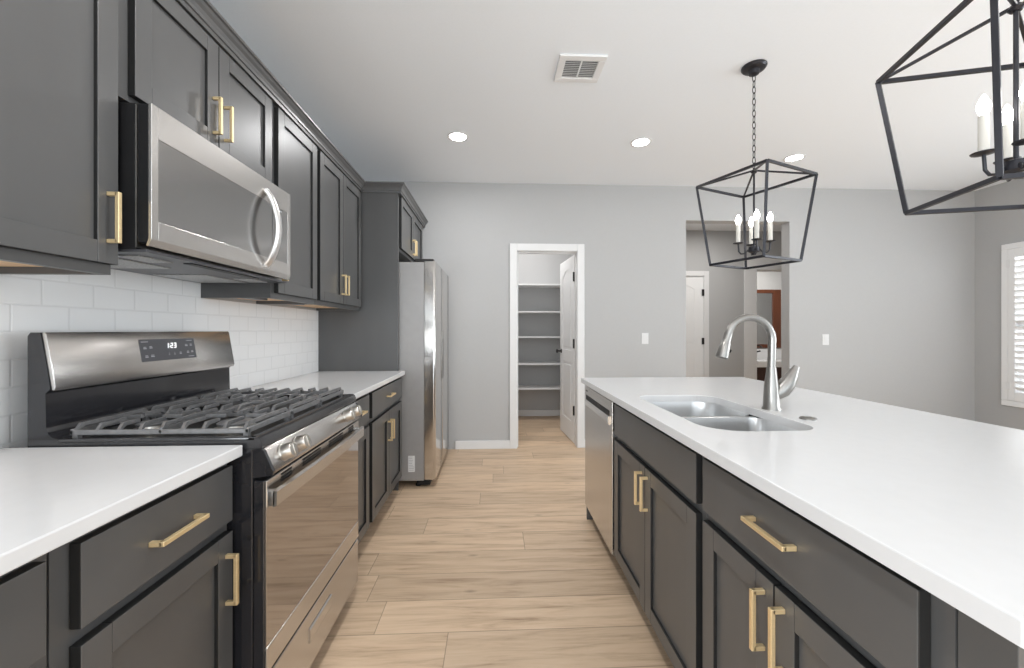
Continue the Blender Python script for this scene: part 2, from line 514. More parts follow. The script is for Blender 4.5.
# hallway and bathroom shell
HY, HXL, HXR = 6.0, 1.9, 5.3
BX0, BX1 = 4.005, 4.78     # bathroom doorway
D20, D21 = 2.43, 3.205     # hallway door opening
b = MB()
for x0, x1, z0, z1 in ((HXL, D20, 0, CEIL), (D20, D21, 2.06, CEIL), (D21, BX0, 0, CEIL), (BX0, BX1, 2.16, CEIL), (BX1, 6.6, 0, CEIL)):
    b.box(x0, x1, HY, HY + 0.12, z0, z1)
structure(b.build('wall_hallway_back', M['wall']))
structure(MB().box(HXL - 0.1, HXL, YB + 0.12, HY + 0.12, 0, CEIL).build('wall_hallway_left', M['wall']))
structure(MB().box(HXR, HXR + 0.1, YB + 0.12, HY, 0, CEIL).build('wall_hallway_right', M['wall']))
structure(MB().box(3.3, 6.6, 7.6, 7.7, 0, CEIL).build('wall_bathroom_back', M['wall']))
structure(MB().box(6.5, 6.6, HY + 0.12, 7.6, 0, CEIL).build('wall_bathroom_right', M['wall']))
structure(MB().box(3.3, 3.4, HY + 0.12, 7.6, 0, CEIL).build('wall_bathroom_left', M['wall']))


def casing(name, x0, x1, z1, y, w=0.062, t=0.016, jamb=0.12):
    """Door casing on a wall facing -y, around the opening x0..x1, with jamb lining."""
    b = MB()
    b.box(x0 - w, x0 + 0.012, y - t, y, 0, z1 + w, 0.004)
    b.box(x1 - 0.012, x1 + w, y - t, y, 0, z1 + w, 0.004)
    b.box(x0 + 0.012, x1 - 0.012, y - t, y, z1 - 0.012, z1 + w, 0.004)
    if jamb:
        b.box(x0 - 0.001, x0 + 0.016, y, y + jamb, 0, z1)
        b.box(x1 - 0.016, x1 + 0.001, y, y + jamb, 0, z1)
        b.box(x0 + 0.016, x1 - 0.016, y, y + jamb, z1 - 0.016, z1 + 0.001)
        b.box(x0 + 0.016, x0 + 0.028, y + 0.045, y + 0.08, 0, z1 - 0.016)
        b.box(x0 + 0.028, x1 - 0.016, y + 0.045, y + 0.08, z1 - 0.028, z1 - 0.016)
    return structure(b.build(name, M['trim']))


casing('trim_1', DX0, DX1, DZ, YB)
casing('trim_2', BX0, BX1, 2.16, HY, w=0.185)


def panel_door(name, w, h, hinge_side=1):
    """Two-panel arched white door built around its hinge edge at the local origin, leaf along -X, face -Y."""
    t = 0.035; b = MB()
    st, rb, rm, top = 0.115 * w / 0.62, 0.21, 0.13, 0.12
    b.box(-w, 0, 0.006, t - 0.006, 0, h)                      # core
    zm0 = 0.86
    for y0, y1 in ((0, 0.007), (t - 0.007, t)):
        b.box(-w, -w + st, y0, y1, 0, h); b.box(-st, 0, y0, y1, 0, h)
        b.box(-w + st, -st, y0, y1, 0, rb); b.box(-w + st, -st, y0, y1, zm0, zm0 + rm)
        pts = [(-w + st, h), (-w + st, h - top - 0.09)]
        iw = w - 2 * st
        for k in range(13):
            u = k / 12
            pts.append((-w + st + iw * u, h - top - 0.09 + 0.085 * math.sin(math.pi * u) ** 0.8))
        pts += [(-st, h - top - 0.09), (-st, h)]
        seen = []
        for p in pts:
            if not seen or (abs(p[0] - seen[-1][0]) + abs(p[1] - seen[-1][1])) > 1e-5:
                seen.append(p)
        b.prism(seen, 'y', y0, y1)
        # raised fields
        b.box(-w + st + 0.035, -st - 0.035, y0 + (0.002 if y0 == 0 else 0), y1 - (0.002 if y0 > 0 else 0), rb + 0.035, zm0 - 0.035, 0.003)
        b.box(-w + st + 0.035, -st - 0.035, y0 + (0.002 if y0 == 0 else 0), y1 - (0.002 if y0 > 0 else 0), zm0 + rm + 0.035, h - top - 0.13, 0.003)
    return b


def hinge_part(parent, p, sz=0.09, dx=0.0):
    b = MB(); x, y, z = p
    b.tube([(x, y, z - sz / 2), (x, y, z + sz / 2)], 0.008, 10)
    b.box(x - 0.024, x + 0.006, y + 0.001, y + 0.006, z - sz / 2, z + sz / 2)
    return b.build('hinge', M['hinge'], parent, True)


# pantry door, hinged on the right jamb and swung into the pantry
d1 = panel_door('door_1', 0.615, 2.025).build('door_1', M['door'], origin=(0, 0, 0))
structure(d1, 'white two-panel pantry door standing open')
d1.location = (0.856, YB + 0.128, 0.008); d1.rotation_euler = (0, 0, math.radians(-85.5))
for z in (0.35, 1.07, 1.79):
    hb = MB(); hb.tube([(0.002, -0.006, z - 0.05), (0.002, -0.006, z + 0.05)], 0.008, 10)
    hb.box(-0.002, 0.003, 0.0, 0.034, z - 0.05, z + 0.05)
    hb.build('hinge', M['hinge'], d1, True)
for y, s in ((0.0, -1), (0.035, 1)):
    hb = MB()
    hb.lathe([(0.0, 0), (0.026, 0), (0.026, 0.006), (0.011, 0.01), (0.010, 0.035), (0.022, 0.042), (0.026, 0.052), (0.020, 0.064), (0, 0.066)], (-0.555, y, 0.965), (0, s, 0), 20)
    hb.build('door_knob', M['hinge'], d1, True)

# closed white door across the hallway, seen through the opening
casing('trim_3', D20, D21, 2.06, HY)
d2 = panel_door('door_2', 0.745, 2.045).build('door_2', M['door'], origin=(0, 0, 0))
structure(d2, 'white arched two-panel door across the hallway')
d2.location = (D21 - 0.017, HY + 0.008, 0.006)
for z in (0.32, 1.05, 1.79):
    hb = MB(); hb.tube([(0.004, -0.012, z - 0.05), (0.004, -0.012, z + 0.05)], 0.011, 10)
    hb.box(-0.026, 0.02, -0.014, -0.004, z - 0.05, z + 0.05)
    hb.build('hinge', M['hinge'], d2, True)

# window in the right wall
wn = MB()
wn.box(XR + 0.02, XR + 0.09, WY0, WY0 + 0.04, WZ0, WZ1); wn.box(XR + 0.02, XR + 0.09, WY1 - 0.04, WY1, WZ0, WZ1)
wn.box(XR + 0.02, XR + 0.09, WY0 + 0.04, WY1 - 0.04, WZ0, WZ0 + 0.04); wn.box(XR + 0.02, XR + 0.09, WY0 + 0.04, WY1 - 0.04, WZ1 - 0.04, WZ1)
wn.box(XR + 0.03, XR + 0.08, WY0 + 0.04, WY1 - 0.04, 1.25, 1.29)
wo = structure(wn.build('window_1', M['trim']))
MB().box(XR + 0.052, XR + 0.058, WY0 + 0.04, WY1 - 0.04, WZ0 + 0.04, WZ1 - 0.04).build('pane', M['glass'], wo)
# plantation shutters: two panels in a casing frame
SHY = (3.915, 2.98, 2.045)
sh_root = thing('plantation_shutter', 'white louvered plantation shutter on the right-hand wall window', 'shutter', (XR, 2.98, 0.455))
b = MB()
b.box(XR - 0.028, XR - 0.001, SHY[2], SHY[0], 0.455, 0.51, 0.004); b.box(XR - 0.028, XR - 0.001, SHY[2], SHY[0], 2.045, 2.10, 0.004)
b.box(XR - 0.028, XR - 0.001, SHY[0] - 0.055, SHY[0], 0.51, 2.045, 0.004); b.box(XR - 0.028, XR - 0.001, SHY[2], SHY[2] + 0.055, 0.51, 2.045, 0.004)
b.build('frame', M['louver'], sh_root)
for ya, yb in ((3.86, 2.985), (2.975, 2.10)):
    b = MB()
    b.box(XR - 0.03, XR - 0.002, ya - 0.055, ya - 0.002, 0.512, 2.043, 0.003); b.box(XR - 0.03, XR - 0.002, yb + 0.002, yb + 0.055, 0.512, 2.043, 0.003)
    b.box(XR - 0.03, XR - 0.002, yb + 0.055, ya - 0.055, 0.512, 0.60, 0.003); b.box(XR - 0.03, XR - 0.002, yb + 0.055, ya - 0.055, 1.955, 2.043, 0.003)
    pn = b.build('shutter_panel', M['louver'], sh_root)
    if ya > 3.5:
        for z in (0.66, 1.90):
            MB().box(XR - 0.034, XR - 0.03, ya - 0.02, ya + 0.012, z - 0.04, z + 0.04, 0.001).build('hinge', M['vent'], sh_root)
    z = 0.635
    while z < 1.94:
        lb = MB(); lb.bar((XR - 0.014, ya - 0.057, z), (XR - 0.014, yb + 0.057, z), 0.062, 0.010, up=(0.62, 0, 0.78), bev=0.003)
        lb.build('louver', M['louver'], pn)
        z += 0.0605

# ------------------------------------------------------------------ cabinetry
def handle(parent, face, d, kind, y, z, L=0.132):
    """Square brass bar pull. face: X of the door face; d: outward direction (+1/-1)."""
    s = face + d * 0.0005; o = face + d * 0.031; w = 0.010
    b = MB()
    if kind == 'v':
        b.box(o - d * w, o, y - w / 2, y + w / 2, z - L / 2, z + L / 2, 0.0012)
        for q in (-1, 1):
            zz = z + q * (L / 2 - w / 2)
            b.box(s, o - d * w * 0.5, y - w / 2, y + w / 2, zz - w / 2, zz + w / 2, 0.001)
    else:
        b.box(o - d * w, o, y - L / 2, y + L / 2, z - w / 2, z + w / 2, 0.0012)
        for q in (-1, 1):
            yy = y + q * (L / 2 - w / 2)
            b.box(s, o - d * w * 0.5, yy - w / 2, yy + w / 2, z - w / 2, z + w / 2, 0.001)
    return b.build('handle', M['brass'], parent)


def glaze_edges(o):
    """The doors and drawer fronts have black-glazed edges: every face not parallel to the front."""
    o.data.materials.append(M['edge'])
    for p in o.data.polygons:
        if abs(p.normal.x) < 0.5:
            p.material_index = 1
    return o


def shaker(parent, face, d, y0, y1, z0, z1, st=0.056):
    t = 0.020; back = face - d * t; b = MB(); bv = 0.0015
    b.box(back, face, y0, y0 + st, z0, z1, bv); b.box(back, face, y1 - st, y1, z0, z1, bv)
    b.box(back, face, y0 + st, y1 - st, z0, z0 + st, bv); b.box(back, face, y0 + st, y1 - st, z1 - st, z1, bv)
    b.box(back, face - d * 0.010, y0 + st - 0.004, y1 - st + 0.004, z0 + st - 0.004, z1 - st + 0.004)
    return glaze_edges(b.build('door', M['cab'], parent))


def slab(parent, face, d, y0, y1, z0, z1):
    return glaze_edges(MB().box(face - d * 0.020, face, y0, y1, z0, z1, 0.002).build('drawer_front', M['cab'], parent))


def cabinet(name, label, group, xback, face, d, y0, y1, z0, z1, fronts, toe=0.0, under=False, cat='cabinet', hollow=None):
    """fronts: ('door'|'drawer'|'panel', y0, y1, z0, z1, handle or None)."""
    xf = face - d * 0.021       # face-frame plane
    root = thing(name, label, cat, ((xback + xf) / 2, (y0 + y1) / 2, 0 if toe else z0), group)
    b = MB()
    zb = z0 + (toe or 0)
    e = 0.0008
    if under:
        th = 0.018
        b.box(xback, xf, y0 + e, y0 + th, zb, z1); b.box(xback, xf, y1 - th, y1 - e, zb, z1)
        b.box(xback, xf - d * 0.02, y0 + th, y1 - th, zb + 0.024, z1)
        b.box(xf - d * 0.02, xf, y0 + th, y1 - th, zb, z1)
    elif hollow:
        th = 0.018
        b.box(xback, xf, y0 + e, y1 - e, zb, hollow)
        b.box(xf - d * 0.02, xf, y0 + e, y1 - e, hollow, z1)
        b.box(xback, xf - d * 0.02, y0 + e, y0 + th, hollow, z1); b.box(xback, xf - d * 0.02, y1 - th, y1 - e, hollow, z1)
    else:
        b.box(xback, xf, y0 + e, y1 - e, zb, z1)
    b.build('carcass', M['cab'], root)
    if under:
        MB().box(xback, xf - d * 0.021, y0 + 0.019, y1 - 0.019, zb + 0.018, zb + 0.0235).build('bottom_panel', M['ply'], root)
    if under and y0 > 1.5:
        ym = y0 + 0.10 if y1 - y0 < 0.6 else y0 + 0.05
        MB().box(-1.235, -1.175, ym, ym + 0.16, zb + 0.008, zb + 0.0178, 0.002).build('mounting_plate', M['vhmetal'], root)
    if toe:
        MB().box(xback, face - d * 0.085, y0 + e, y1 - e, 0, zb).build('toe_kick', M['toe'], root)
    for kind, a, c, lo, hi, h in fronts:
        o = shaker(root, face, d, a, c, lo, hi) if kind == 'door' else slab(root, face, d, a, c, lo, hi)
        if h:
            handle(o, face, d, *h)
    return root


DT, DB = 2.258, 1.397        # wall-cabinet doors top and bottom
HZU = 1.522
UB, UT = 1.371, 2.30
cabinet('wall_cabinet', 'charcoal wall cabinet nearest the camera, left of the microwave', 'charcoal wall cabinets', XWALL + 0.001, XUF, 1, 0.51, 1.119, UB, UT,
        [('door', 0.53, 1.117, DB, DT, ('v', 1.088, 1.516))], under=True)
cabinet('wall_cabinet', 'short two-door charcoal wall cabinet directly above the microwave', 'charcoal wall cabinets', XWALL + 0.001, XUF, 1, 1.121, 1.881, 1.862, UT,
        [('door', 1.167, 1.507, 1.878, DT, ('v', 1.479, 1.988)), ('door', 1.511, 1.860, 1.878, DT, ('v', 1.539, 1.988))])
cabinet('wall_cabinet', 'single-door charcoal wall cabinet just right of the microwave', 'charcoal wall cabinets', XWALL + 0.001, XUF, 1, 1.883, 2.338, UB, UT,
        [('door', 1.912, 2.322, DB, DT, ('v', 1.942, HZU))], under=True)
cabinet('wall_cabinet', 'two-door charcoal wall cabinet against the tall refrigerator panel', 'charcoal wall cabinets', XWALL + 0.001, XUF, 1, 2.340, 3.100, UB, UT,
        [('door', 2.362, 2.715, DB, DT, ('v', 2.688, HZU)), ('door', 2.719, 3.075, DB, DT, ('v', 2.746, HZU))], under=True)
# cleats under the two far wall cabinets
XFR = -0.72
cabinet('wall_cabinet', 'two-door charcoal cabinet above the refrigerator', 'charcoal wall cabinets', XWALL + 0.001, XFR, 1, 3.124, 4.120, 1.84, UT,
        [('door', 3.165, 3.616, 1.862, 2.262, ('v', 3.588, 1.955)), ('door', 3.620, 4.075, 1.862, 2.262, ('v', 3.648, 1.955))])
tag(MB().box(XWALL + 0.001, XFR - 0.012, YP, YP + 0.020, 0, UT, 0.001).build('refrigerator_end_panel', M['cab']),
    'tall charcoal end panel between the counter and the refrigerator', 'panel')
# crown moulding, one mitred run along all the wall cabinets
CT = 2.338
prof = [(0.0, 2.268), (0.008, 2.268), (0.010, 2.282), (0.015, 2.284), (0.016, 2.296), (0.021, 2.308), (0.029, 2.317), (0.034, 2.326), (0.041, 2.329), (0.042, CT), (0.0, CT)]
tag(MB().sweep([(-1.006, 0.40), (-1.006, YP - 0.001), (-0.719, YP - 0.001), (-0.719, 4.155)], prof).build('crown_molding', M['cab']),
    'charcoal crown molding along the tops of the wall cabinets', 'molding')

# base cabinets on the left wall
CH, CT0 = 0.914, 0.884       # worktop top and underside
DZ0, DZ1 = 0.118, 0.688      # base doors
RZ0, RZ1 = 0.716, 0.863      # drawers
cabinet('base_cabinet', 'charcoal base cabinet at the very left edge, handles out of sight', 'charcoal base cabinets on the range wall', XW + 0.001, XBF, 1, -0.05, 0.682, 0, CT0,
        [('drawer', -0.02, 0.662, RZ0, RZ1, ('h', 0.32, 0.79)), ('door', -0.02, 0.662, DZ0, DZ1, ('v', 0.01, 0.58))], toe=0.10)
cabinet('base_cabinet', 'charcoal base cabinet left of the range, one drawer over one door', 'charcoal base cabinets on the range wall', XW + 0.001, XBF, 1, 0.684, 1.119, 0, CT0,
        [('drawer', 0.714, 1.110, RZ0, RZ1, ('h', 0.912, 0.789)), ('door', 0.714, 1.110, DZ0, DZ1, ('v', 1.083, 0.573))], toe=0.10)
cabinet('base_cabinet', 'narrow charcoal base cabinet just past the range', 'charcoal base cabinets on the range wall', XW + 0.001, XBF, 1, 1.885, 2.322, 0, CT0,
        [('drawer', 1.912, 2.290, RZ0, RZ1, ('h', 2.10, 0.793)), ('door', 1.912, 2.290, DZ0, DZ1, ('v', 1.942, 0.580))], toe=0.10)
cabinet('base_cabinet', 'charcoal base cabinet with paired doors beside the refrigerator', 'charcoal base cabinets on the range wall', XW + 0.001, XBF, 1, 2.324, 3.100, 0, CT0,
        [('drawer', 2.345, 3.082, RZ0, RZ1, ('h', 2.714, 0.793)), ('door', 2.345, 2.712, DZ0, DZ1, ('v', 2.684, 0.560)), ('door', 2.716, 3.082, DZ0, DZ1, ('v', 2.744, 0.560))], toe=0.10)
# worktops
tag(MB().box(XW + 0.001, XW + 0.648, -0.06, Y0, CT0, CH, 0.003).build('countertop', M['quartz']), 'white quartz countertop in the left foreground, left of the range', 'countertop', 'white quartz counters')
tag(MB().box(XW + 0.001, XW + 0.648, Y1, YP - 0.001, CT0, CH, 0.003).build('countertop', M['quartz']), 'short white quartz countertop between the range and the refrigerator', 'countertop', 'white quartz counters')
tag(MB().prism([(-0.06, CT0), (YP - 0.0005, CT0), (YP - 0.0005, UB - 0.0005), (Y1, UB - 0.0005), (Y1, 1.46), (Y0, 1.46), (Y0, UB - 0.0005), (-0.06, UB - 0.0005)], 'x', XWALL + 0.0006, XW).build('tile_backsplash', M['tile'], origin=(0, 0, 0)), 'white subway tile backsplash behind the range', 'backsplash')

# ------------------------------------------------------------------ island
IY1, IY0 = 2.600, 0.401
IXA, IXB = 0.564, 1.640
d = -1
cabinet('base_cabinet', 'charcoal island sink cabinet with paired doors under the sink', 'charcoal island cabinets', 1.20, XI, d, 1.124, 1.966, 0, CT0,
        [('drawer', 1.150, 1.950, 0.716, 0.862, None), ('door', 1.552, 1.950, DZ0, DZ1, ('v', 1.580, 0.595)), ('door', 1.150, 1.548, DZ0, DZ1, ('v', 1.520, 0.595))], toe=0.10, hollow=0.64)
cabinet('base_cabinet', 'charcoal island cabinet nearest the camera, wide drawer over two doors', 'charcoal island cabinets', 1.20, XI, d, 0.505, 1.122, 0, CT0,
        [('drawer', 0.533, 1.112, RZ0, RZ1, ('h', 0.822, 0.799)), ('door', 0.824, 1.112, DZ0, DZ1, ('v', 0.852, 0.594)), ('door', 0.533, 0.820, DZ0, DZ1, ('v', 0.792, 0.594))], toe=0.10)
# finished ends and back of the island
tag(MB().box(XI + 0.021, 1.32, 0.441, 0.503, 0, CT0, 0.001).build('island_end_panel', M['cab']), 'charcoal filler panel closing the near end of the island', 'panel')
tag(MB().box(XI + 0.010, 1.32, 2.574, 2.590, 0, CT0, 0.001).build('island_end_panel', M['cab']), 'charcoal panel on the far side of the dishwasher', 'panel')
tag(MB().box(1.30, 1.32, 0.504, 2.573, 0, CT0, 0.001).build('island_back_panel', M['cab']), 'charcoal back panel of the island facing the dining side', 'panel')

# worktop with the sink cut-out
SX0, SX1, SY0, SY1 = 0.668, 1.030, 1.203, 1.880
SR = (0.115, 0.085, 0.10, 0.07)


def slab_with_hole():
    b = MB(); bm = b.bm
    outer = rrect(IXA, IXB, IY0, IY1, 0.006, CH, 3)
    inner = rrect(SX0, SX1, SY0, SY1, SR, CH, 10)
    es = []
    for lp in (outer, inner):
        vs = [bm.verts.new(p) for p in lp]
        for i in range(len(vs)):
            es.append(bm.edges.new((vs[i], vs[(i + 1) % len(vs)])))
    r = bmesh.ops.triangle_fill(bm, use_beauty=True, use_dissolve=False, edges=es)
    fs = [f for f in r['geom'] if isinstance(f, bmesh.types.BMFace)]
    ex = bmesh.ops.extrude_face_region(bm, geom=fs)
    bmesh.ops.translate(bm, verts=[v for v in ex['geom'] if isinstance(v, bmesh.types.BMVert)], vec=(0, 0, -(CH - CT0)))
    bmesh.ops.recalc_face_normals(bm, faces=bm.faces)
    rim = [e for e in bm.edges if len(e.link_faces) == 2 and abs(e.link_faces[0].normal.dot(e.link_faces[1].normal)) < 0.3 and abs(e.verts[0].co.z - e.verts[1].co.z) < 1e-5 and e.verts[0].co.z > CH - 0.001]
    bmesh.ops.bevel(bm, geom=rim, offset=0.0025, segments=2, affect='EDGES', profile=0.5)
    return b


tag(slab_with_hole().build('countertop', M['quartz']), 'large white quartz island countertop with the sink cut-out', 'countertop', 'white quartz counters')

sink = thing('kitchen_sink', 'double-bowl stainless sink set into the island worktop', 'sink', (0.85, 1.54, 0.69))
def bowl(y0, y1, rad, deep):
    b = MB(); x0, x1 = SX0 - 0.006, SX1 + 0.006; zt = CT0 - 0.001
    L = []
    L.append(rrect(x0, x1, y0, y1, rad, zt))
    for ins, z, k in ((0.004, zt - 0.03, 1.0), (0.010, zt - deep + 0.05, 1.0), (0.016, zt - deep + 0.02, 0.95), (0.035, zt - deep + 0.004, 0.85), (0.06, zt - deep, 0.7)):
        L.append(rrect(x0 + ins, x1 - ins, y0 + ins, y1 - ins, [max(0.01, r * k) for r in rad], z))
    b.loft(L)
    return b
f1 = bowl(1.559, SY1 + 0.006, (0.05, 0.05, 0.10, 0.07), 0.21).build('bowl', M['sinksteel'], sink, True)
f2 = bowl(SY0 - 0.006, 1.531, (0.115, 0.09, 0.05, 0.05), 0.19).build('bowl', M['sinksteel'], sink, True)
MB().box(SX0 - 0.003, SX1 + 0.003, 1.5305, 1.5595, CT0 - 0.05, CT0 - 0.002, 0.006).build('divider', M['sinksteel'], sink, True)
for y, z, pr in ((1.72, CT0 - 0.209, f1), (1.365, CT0 - 0.189, f2)):
    MB().lathe([(0, 0), (0.05, 0), (0.056, 0.003), (0.05, 0.006), (0.04, 0.003), (0, 0.003)], (0.85, y, z), seg=28).build('drain', M['nickel'], pr, True)

# faucet
fc = thing('kitchen_faucet', 'brushed nickel gooseneck pull-down faucet behind the sink', 'faucet', (1.085, 1.53, CH))
MB().lathe([(0.0, 0.0), (0.0335, 0.0), (0.0335, 0.004), (0.029, 0.012), (0.0275, 0.05), (0.0255, 0.09), (0.0195, 0.135), (0.0165, 0.165), (0.0, 0.165)], (1.085, 1.53, CH + 0.0002), seg=32).build('body', M['nickel'], fc, True)
pts = [(1.085, 1.53, CH + 0.16), (1.087, 1.53, CH + 0.235)]
cx_, cz_, R_ = 0.998, 1.184, 0.090
for k in range(0, 19):
    a = math.radians(4 + k * (161 / 18))
    pts.append((cx_ + R_ * math.cos(a), 1.53, cz_ + R_ * math.sin(a)))
sx_, sz_ = pts[-1][0], pts[-1][2]
MB().tube(pts, 0.0145, 16).build('spout', M['nickel'], fc, True)
dv = Vector((-0.27, 0, -0.963)).normalized()
hd = Vector((sx_, 1.53, sz_))
MB().lathe([(0, -0.004), (0.0155, -0.004), (0.016, 0.03), (0.0185, 0.036), (0.0225, 0.078), (0.0235, 0.092), (0.020, 0.097), (0, 0.095)], hd, dv, 24).build('spray_head', M['nickel'], fc, True)
bt = MB(); q = hd + dv * 0.058 + Vector((0.021, 0, -0.008))
bt.lathe([(0, 0), (0.007, 0), (0.007, 0.004), (0, 0.005)], q, (0.93, 0, -0.36), 14); bt.build('spray_button', M['blackplastic'], fc, True)
lv = MB()
lv.tube([(1.10, 1.53, CH + 0.055), (1.125, 1.528, CH + 0.075), (1.150, 1.526, CH + 0.105), (1.166, 1.524, CH + 0.135), (1.182, 1.523, CH + 0.168)], [0.022, 0.030, 0.029, 0.020, 0.011], 18)
lv.build('lever', M['nickel'], fc, True)
tag(MB().lathe([(0, 0), (0.026, 0), (0.026, 0.003), (0.022, 0.006), (0.012, 0.006), (0.010, 0.004), (0, 0.004)], (1.094, 1.357, CH + 0.0003), seg=28).build('hole_cover', M['nickel'], None, True),
    'small round metal hole cover on the island beside the faucet', 'cap')

# dishwasher
dw = thing('dishwasher', 'stainless dishwasher at the far end of the island', 'dishwasher', (0.9, 2.27, 0))
MB().box(XI + 0.03, 1.18, 1.968, 2.572, 0.10, CT0 - 0.004).build('tub', M['blackplastic'], dw)
MB().box(XI + 0.075, 1.18, 1.968, 2.572, 0, 0.098).build('toe_kick', M['toe'], dw)
dd = MB().box(XI - 0.004, XI + 0.029, 1.974, 2.568, 0.105, 0.868, 0.003).build('door', M['steel'], dw)
MB().box(XI - 0.0055, XI - 0.003, 2.02, 2.535, 0.785, 0.815, 0.001).build('pocket', M['blackplastic'], dd)
hb = MB(); hb.prism([(XI - 0.004, 0.786), (XI - 0.010, 0.788), (XI - 0.014, 0.778), (XI - 0.013, 0.752), (XI - 0.004, 0.742)], 'y', 2.015, 2.53)
hb.build('handle', M['doorsteel'], dd)
MB().box(XI - 0.005, XI - 0.004, 2.50, 2.545, 0.836, 0.846).build('badge', M['ink'], dd)

# ------------------------------------------------------------------ range
RY0, RY1 = 1.129, 1.876
RYc = (RY0 + RY1) / 2
rg = thing('gas_range', 'stainless gas range with black cast-iron grates', 'range', (-0.93, RYc, 0))
MB().box(-1.243, -0.660, RY0, RY1, 0.04, 0.900, 0.002).build('body', M['blackgloss'], rg)
lb = MB()
for x in (-1.2, -0.72):
    for y in (RY0 + 0.04, RY1 - 0.04):
        lb = MB(); lb.tube([(x, y, 0), (x, y, 0.041)], 0.018, 12); lb.build('foot', M['blackplastic'], rg)
# cooktop with a rounded raised rim
ck = MB()
ck.prism([(-1.243, 0.9005), (-0.634, 0.9005), (-0.634, 0.915), (-0.640, 0.928), (-0.650, 0.932), (-0.668, 0.932), (-0.676, 0.922), (-1.164, 0.922), (-1.168, 0.932), (-1.243, 0.932)], 'y', RY0, RY1)
ck.box(-1.168, -0.652, RY0, RY0 + 0.018, 0.921, 0.932, 0.003); ck.box(-1.168, -0.652, RY1 - 0.018, RY1, 0.921, 0.932, 0.003)
ck.build('cooktop', M['greyenamel'], rg, True)
MB().box(-1.162, -0.678, RY0 + 0.0185, RY1 - 0.0185, 0.9215, 0.9228).build('burner_pan', M['pan'], rg)
# backguard: black riser and side cheeks, stainless fascia on top
bgp = [(-1.243, 0.9325), (-1.243, 1.208), (-1.236, 1.218), (-1.211, 1.218), (-1.186, 1.066), (-1.198, 1.054), (-1.196, 0.962), (-1.191, 0.946), (-1.182, 0.937), (-1.168, 0.9325)]
MB().prism(bgp, 'y', RY0, RY1).build('backguard', M['blackgloss'], rg)
fp = [(-1.2105, 1.2165), (-1.2025, 1.2185), (-1.198, 1.214), (-1.174, 1.072), (-1.178, 1.062), (-1.1845, 1.064)]
fa = MB().prism(fp, 'y', RY0 + 0.002, RY1 - 0.001, 0.002).build('fascia', M['steel'], rg, True)
# frame of the slanted fascia face
P0 = Vector((-1.174, RYc, 1.072)); P1 = Vector((-1.198, RYc, 1.214))
vdir = (P1 - P0).normalized(); udir = Vector((0, 1, 0)); ndir = udir.cross(vdir)
if ndir.x < 0:
    ndir = -ndir


def on_fascia(y, s, off=0.0):
    return Vector((P0.x, y, P0.z)) + vdir * s + ndir * off


def fascia_quad(b, y0, y1, s0, s1, off, shear=0.0):
    h = s1 - s0
    c = [on_fascia(y0, s0, off), on_fascia(y1, s0, off), on_fascia(y1 + shear * h, s1, off), on_fascia(y0 + shear * h, s1, off)]
    t = [p - ndir * 0.0006 for p in c]
    A = [b.bm.verts.new(p) for p in c]; B = [b.bm.verts.new(p) for p in t]
    b.bm.faces.new(A); b.bm.faces.new(B)
    for i in range(4):
        b.bm.faces.new((A[i], A[(i + 1) % 4], B[(i + 1) % 4], B[i]))


DYA, DYB, DS0, DS1 = 1.405, 1.652, 0.045, 0.122
b = MB(); fascia_quad(b, DYA, DYB, DS0, DS1, 0.0008)
dp = b.build('display', M['display'], rg)
SEG = {'1': 'bc', '2': 'abged', '3': 'abgcd'}


def seven(b, ch, y, s, w, h, t=0.0022, off=0.0016):
    sh = 0.16
    R = {'a': (0, w, h - t, h), 'd': (0, w, 0, t), 'g': (0, w, h / 2 - t / 2, h / 2 + t / 2),
         'b': (w - t, w, h / 2, h), 'c': (w - t, w, 0, h / 2), 'f': (0, t, h / 2, h), 'e': (0, t, 0, h / 2)}
    for k in SEG[ch]:
        a0, a1, b0, b1 = R[k]
        fascia_quad(b, y + a0 + sh * b0, y + a1 + sh * b0, s + b0, s + b1, off, sh)


b = MB()
yy = 1.519
for ch in '1:23':
    if ch == ':':
        for q in (0.005, 0.012):
            fascia_quad(b, yy, yy + 0.0022, 0.088 + q, 0.088 + q + 0.0022, 0.0016)
        yy += 0.0055
    else:
        seven(b, ch, yy - (0.007 if ch == '1' else 0), 0.088, 0.0105, 0.0185)
        yy += 0.0075 if ch == '1' else 0.0155
b.build('clock_digits', M['digit'], dp)
for y, s, w in ((1.418, 0.0885, .012), (1.442, 0.090, .012), (1.420, 0.059, .012), (1.443, 0.060, .014), (1.520, 0.063, .004), (1.545, 0.063, .004), (1.570, 0.064, .010),
                (1.602, 0.092, .013), (1.626, 0.093, .011), (1.606, 0.066, .011), (1.628, 0.067, .011)):
    b = MB(); fascia_quad(b, y, y + w, s, s + 0.0034, 0.0014); fascia_quad(b, y + 0.001, y + w - 0.001, s + 0.0052, s + 0.0075, 0.0014)
    b.build('touch_key', M['legend'], dp)
for y, s in ((1.412, 0.112), (1.612, 0.1125), (1.612, 0.0515)):
    b = MB(); fascia_quad(b, y, y + 0.028, s, s + 0.0025, 0.0014); b.build('printed_line', M['legend'], dp)

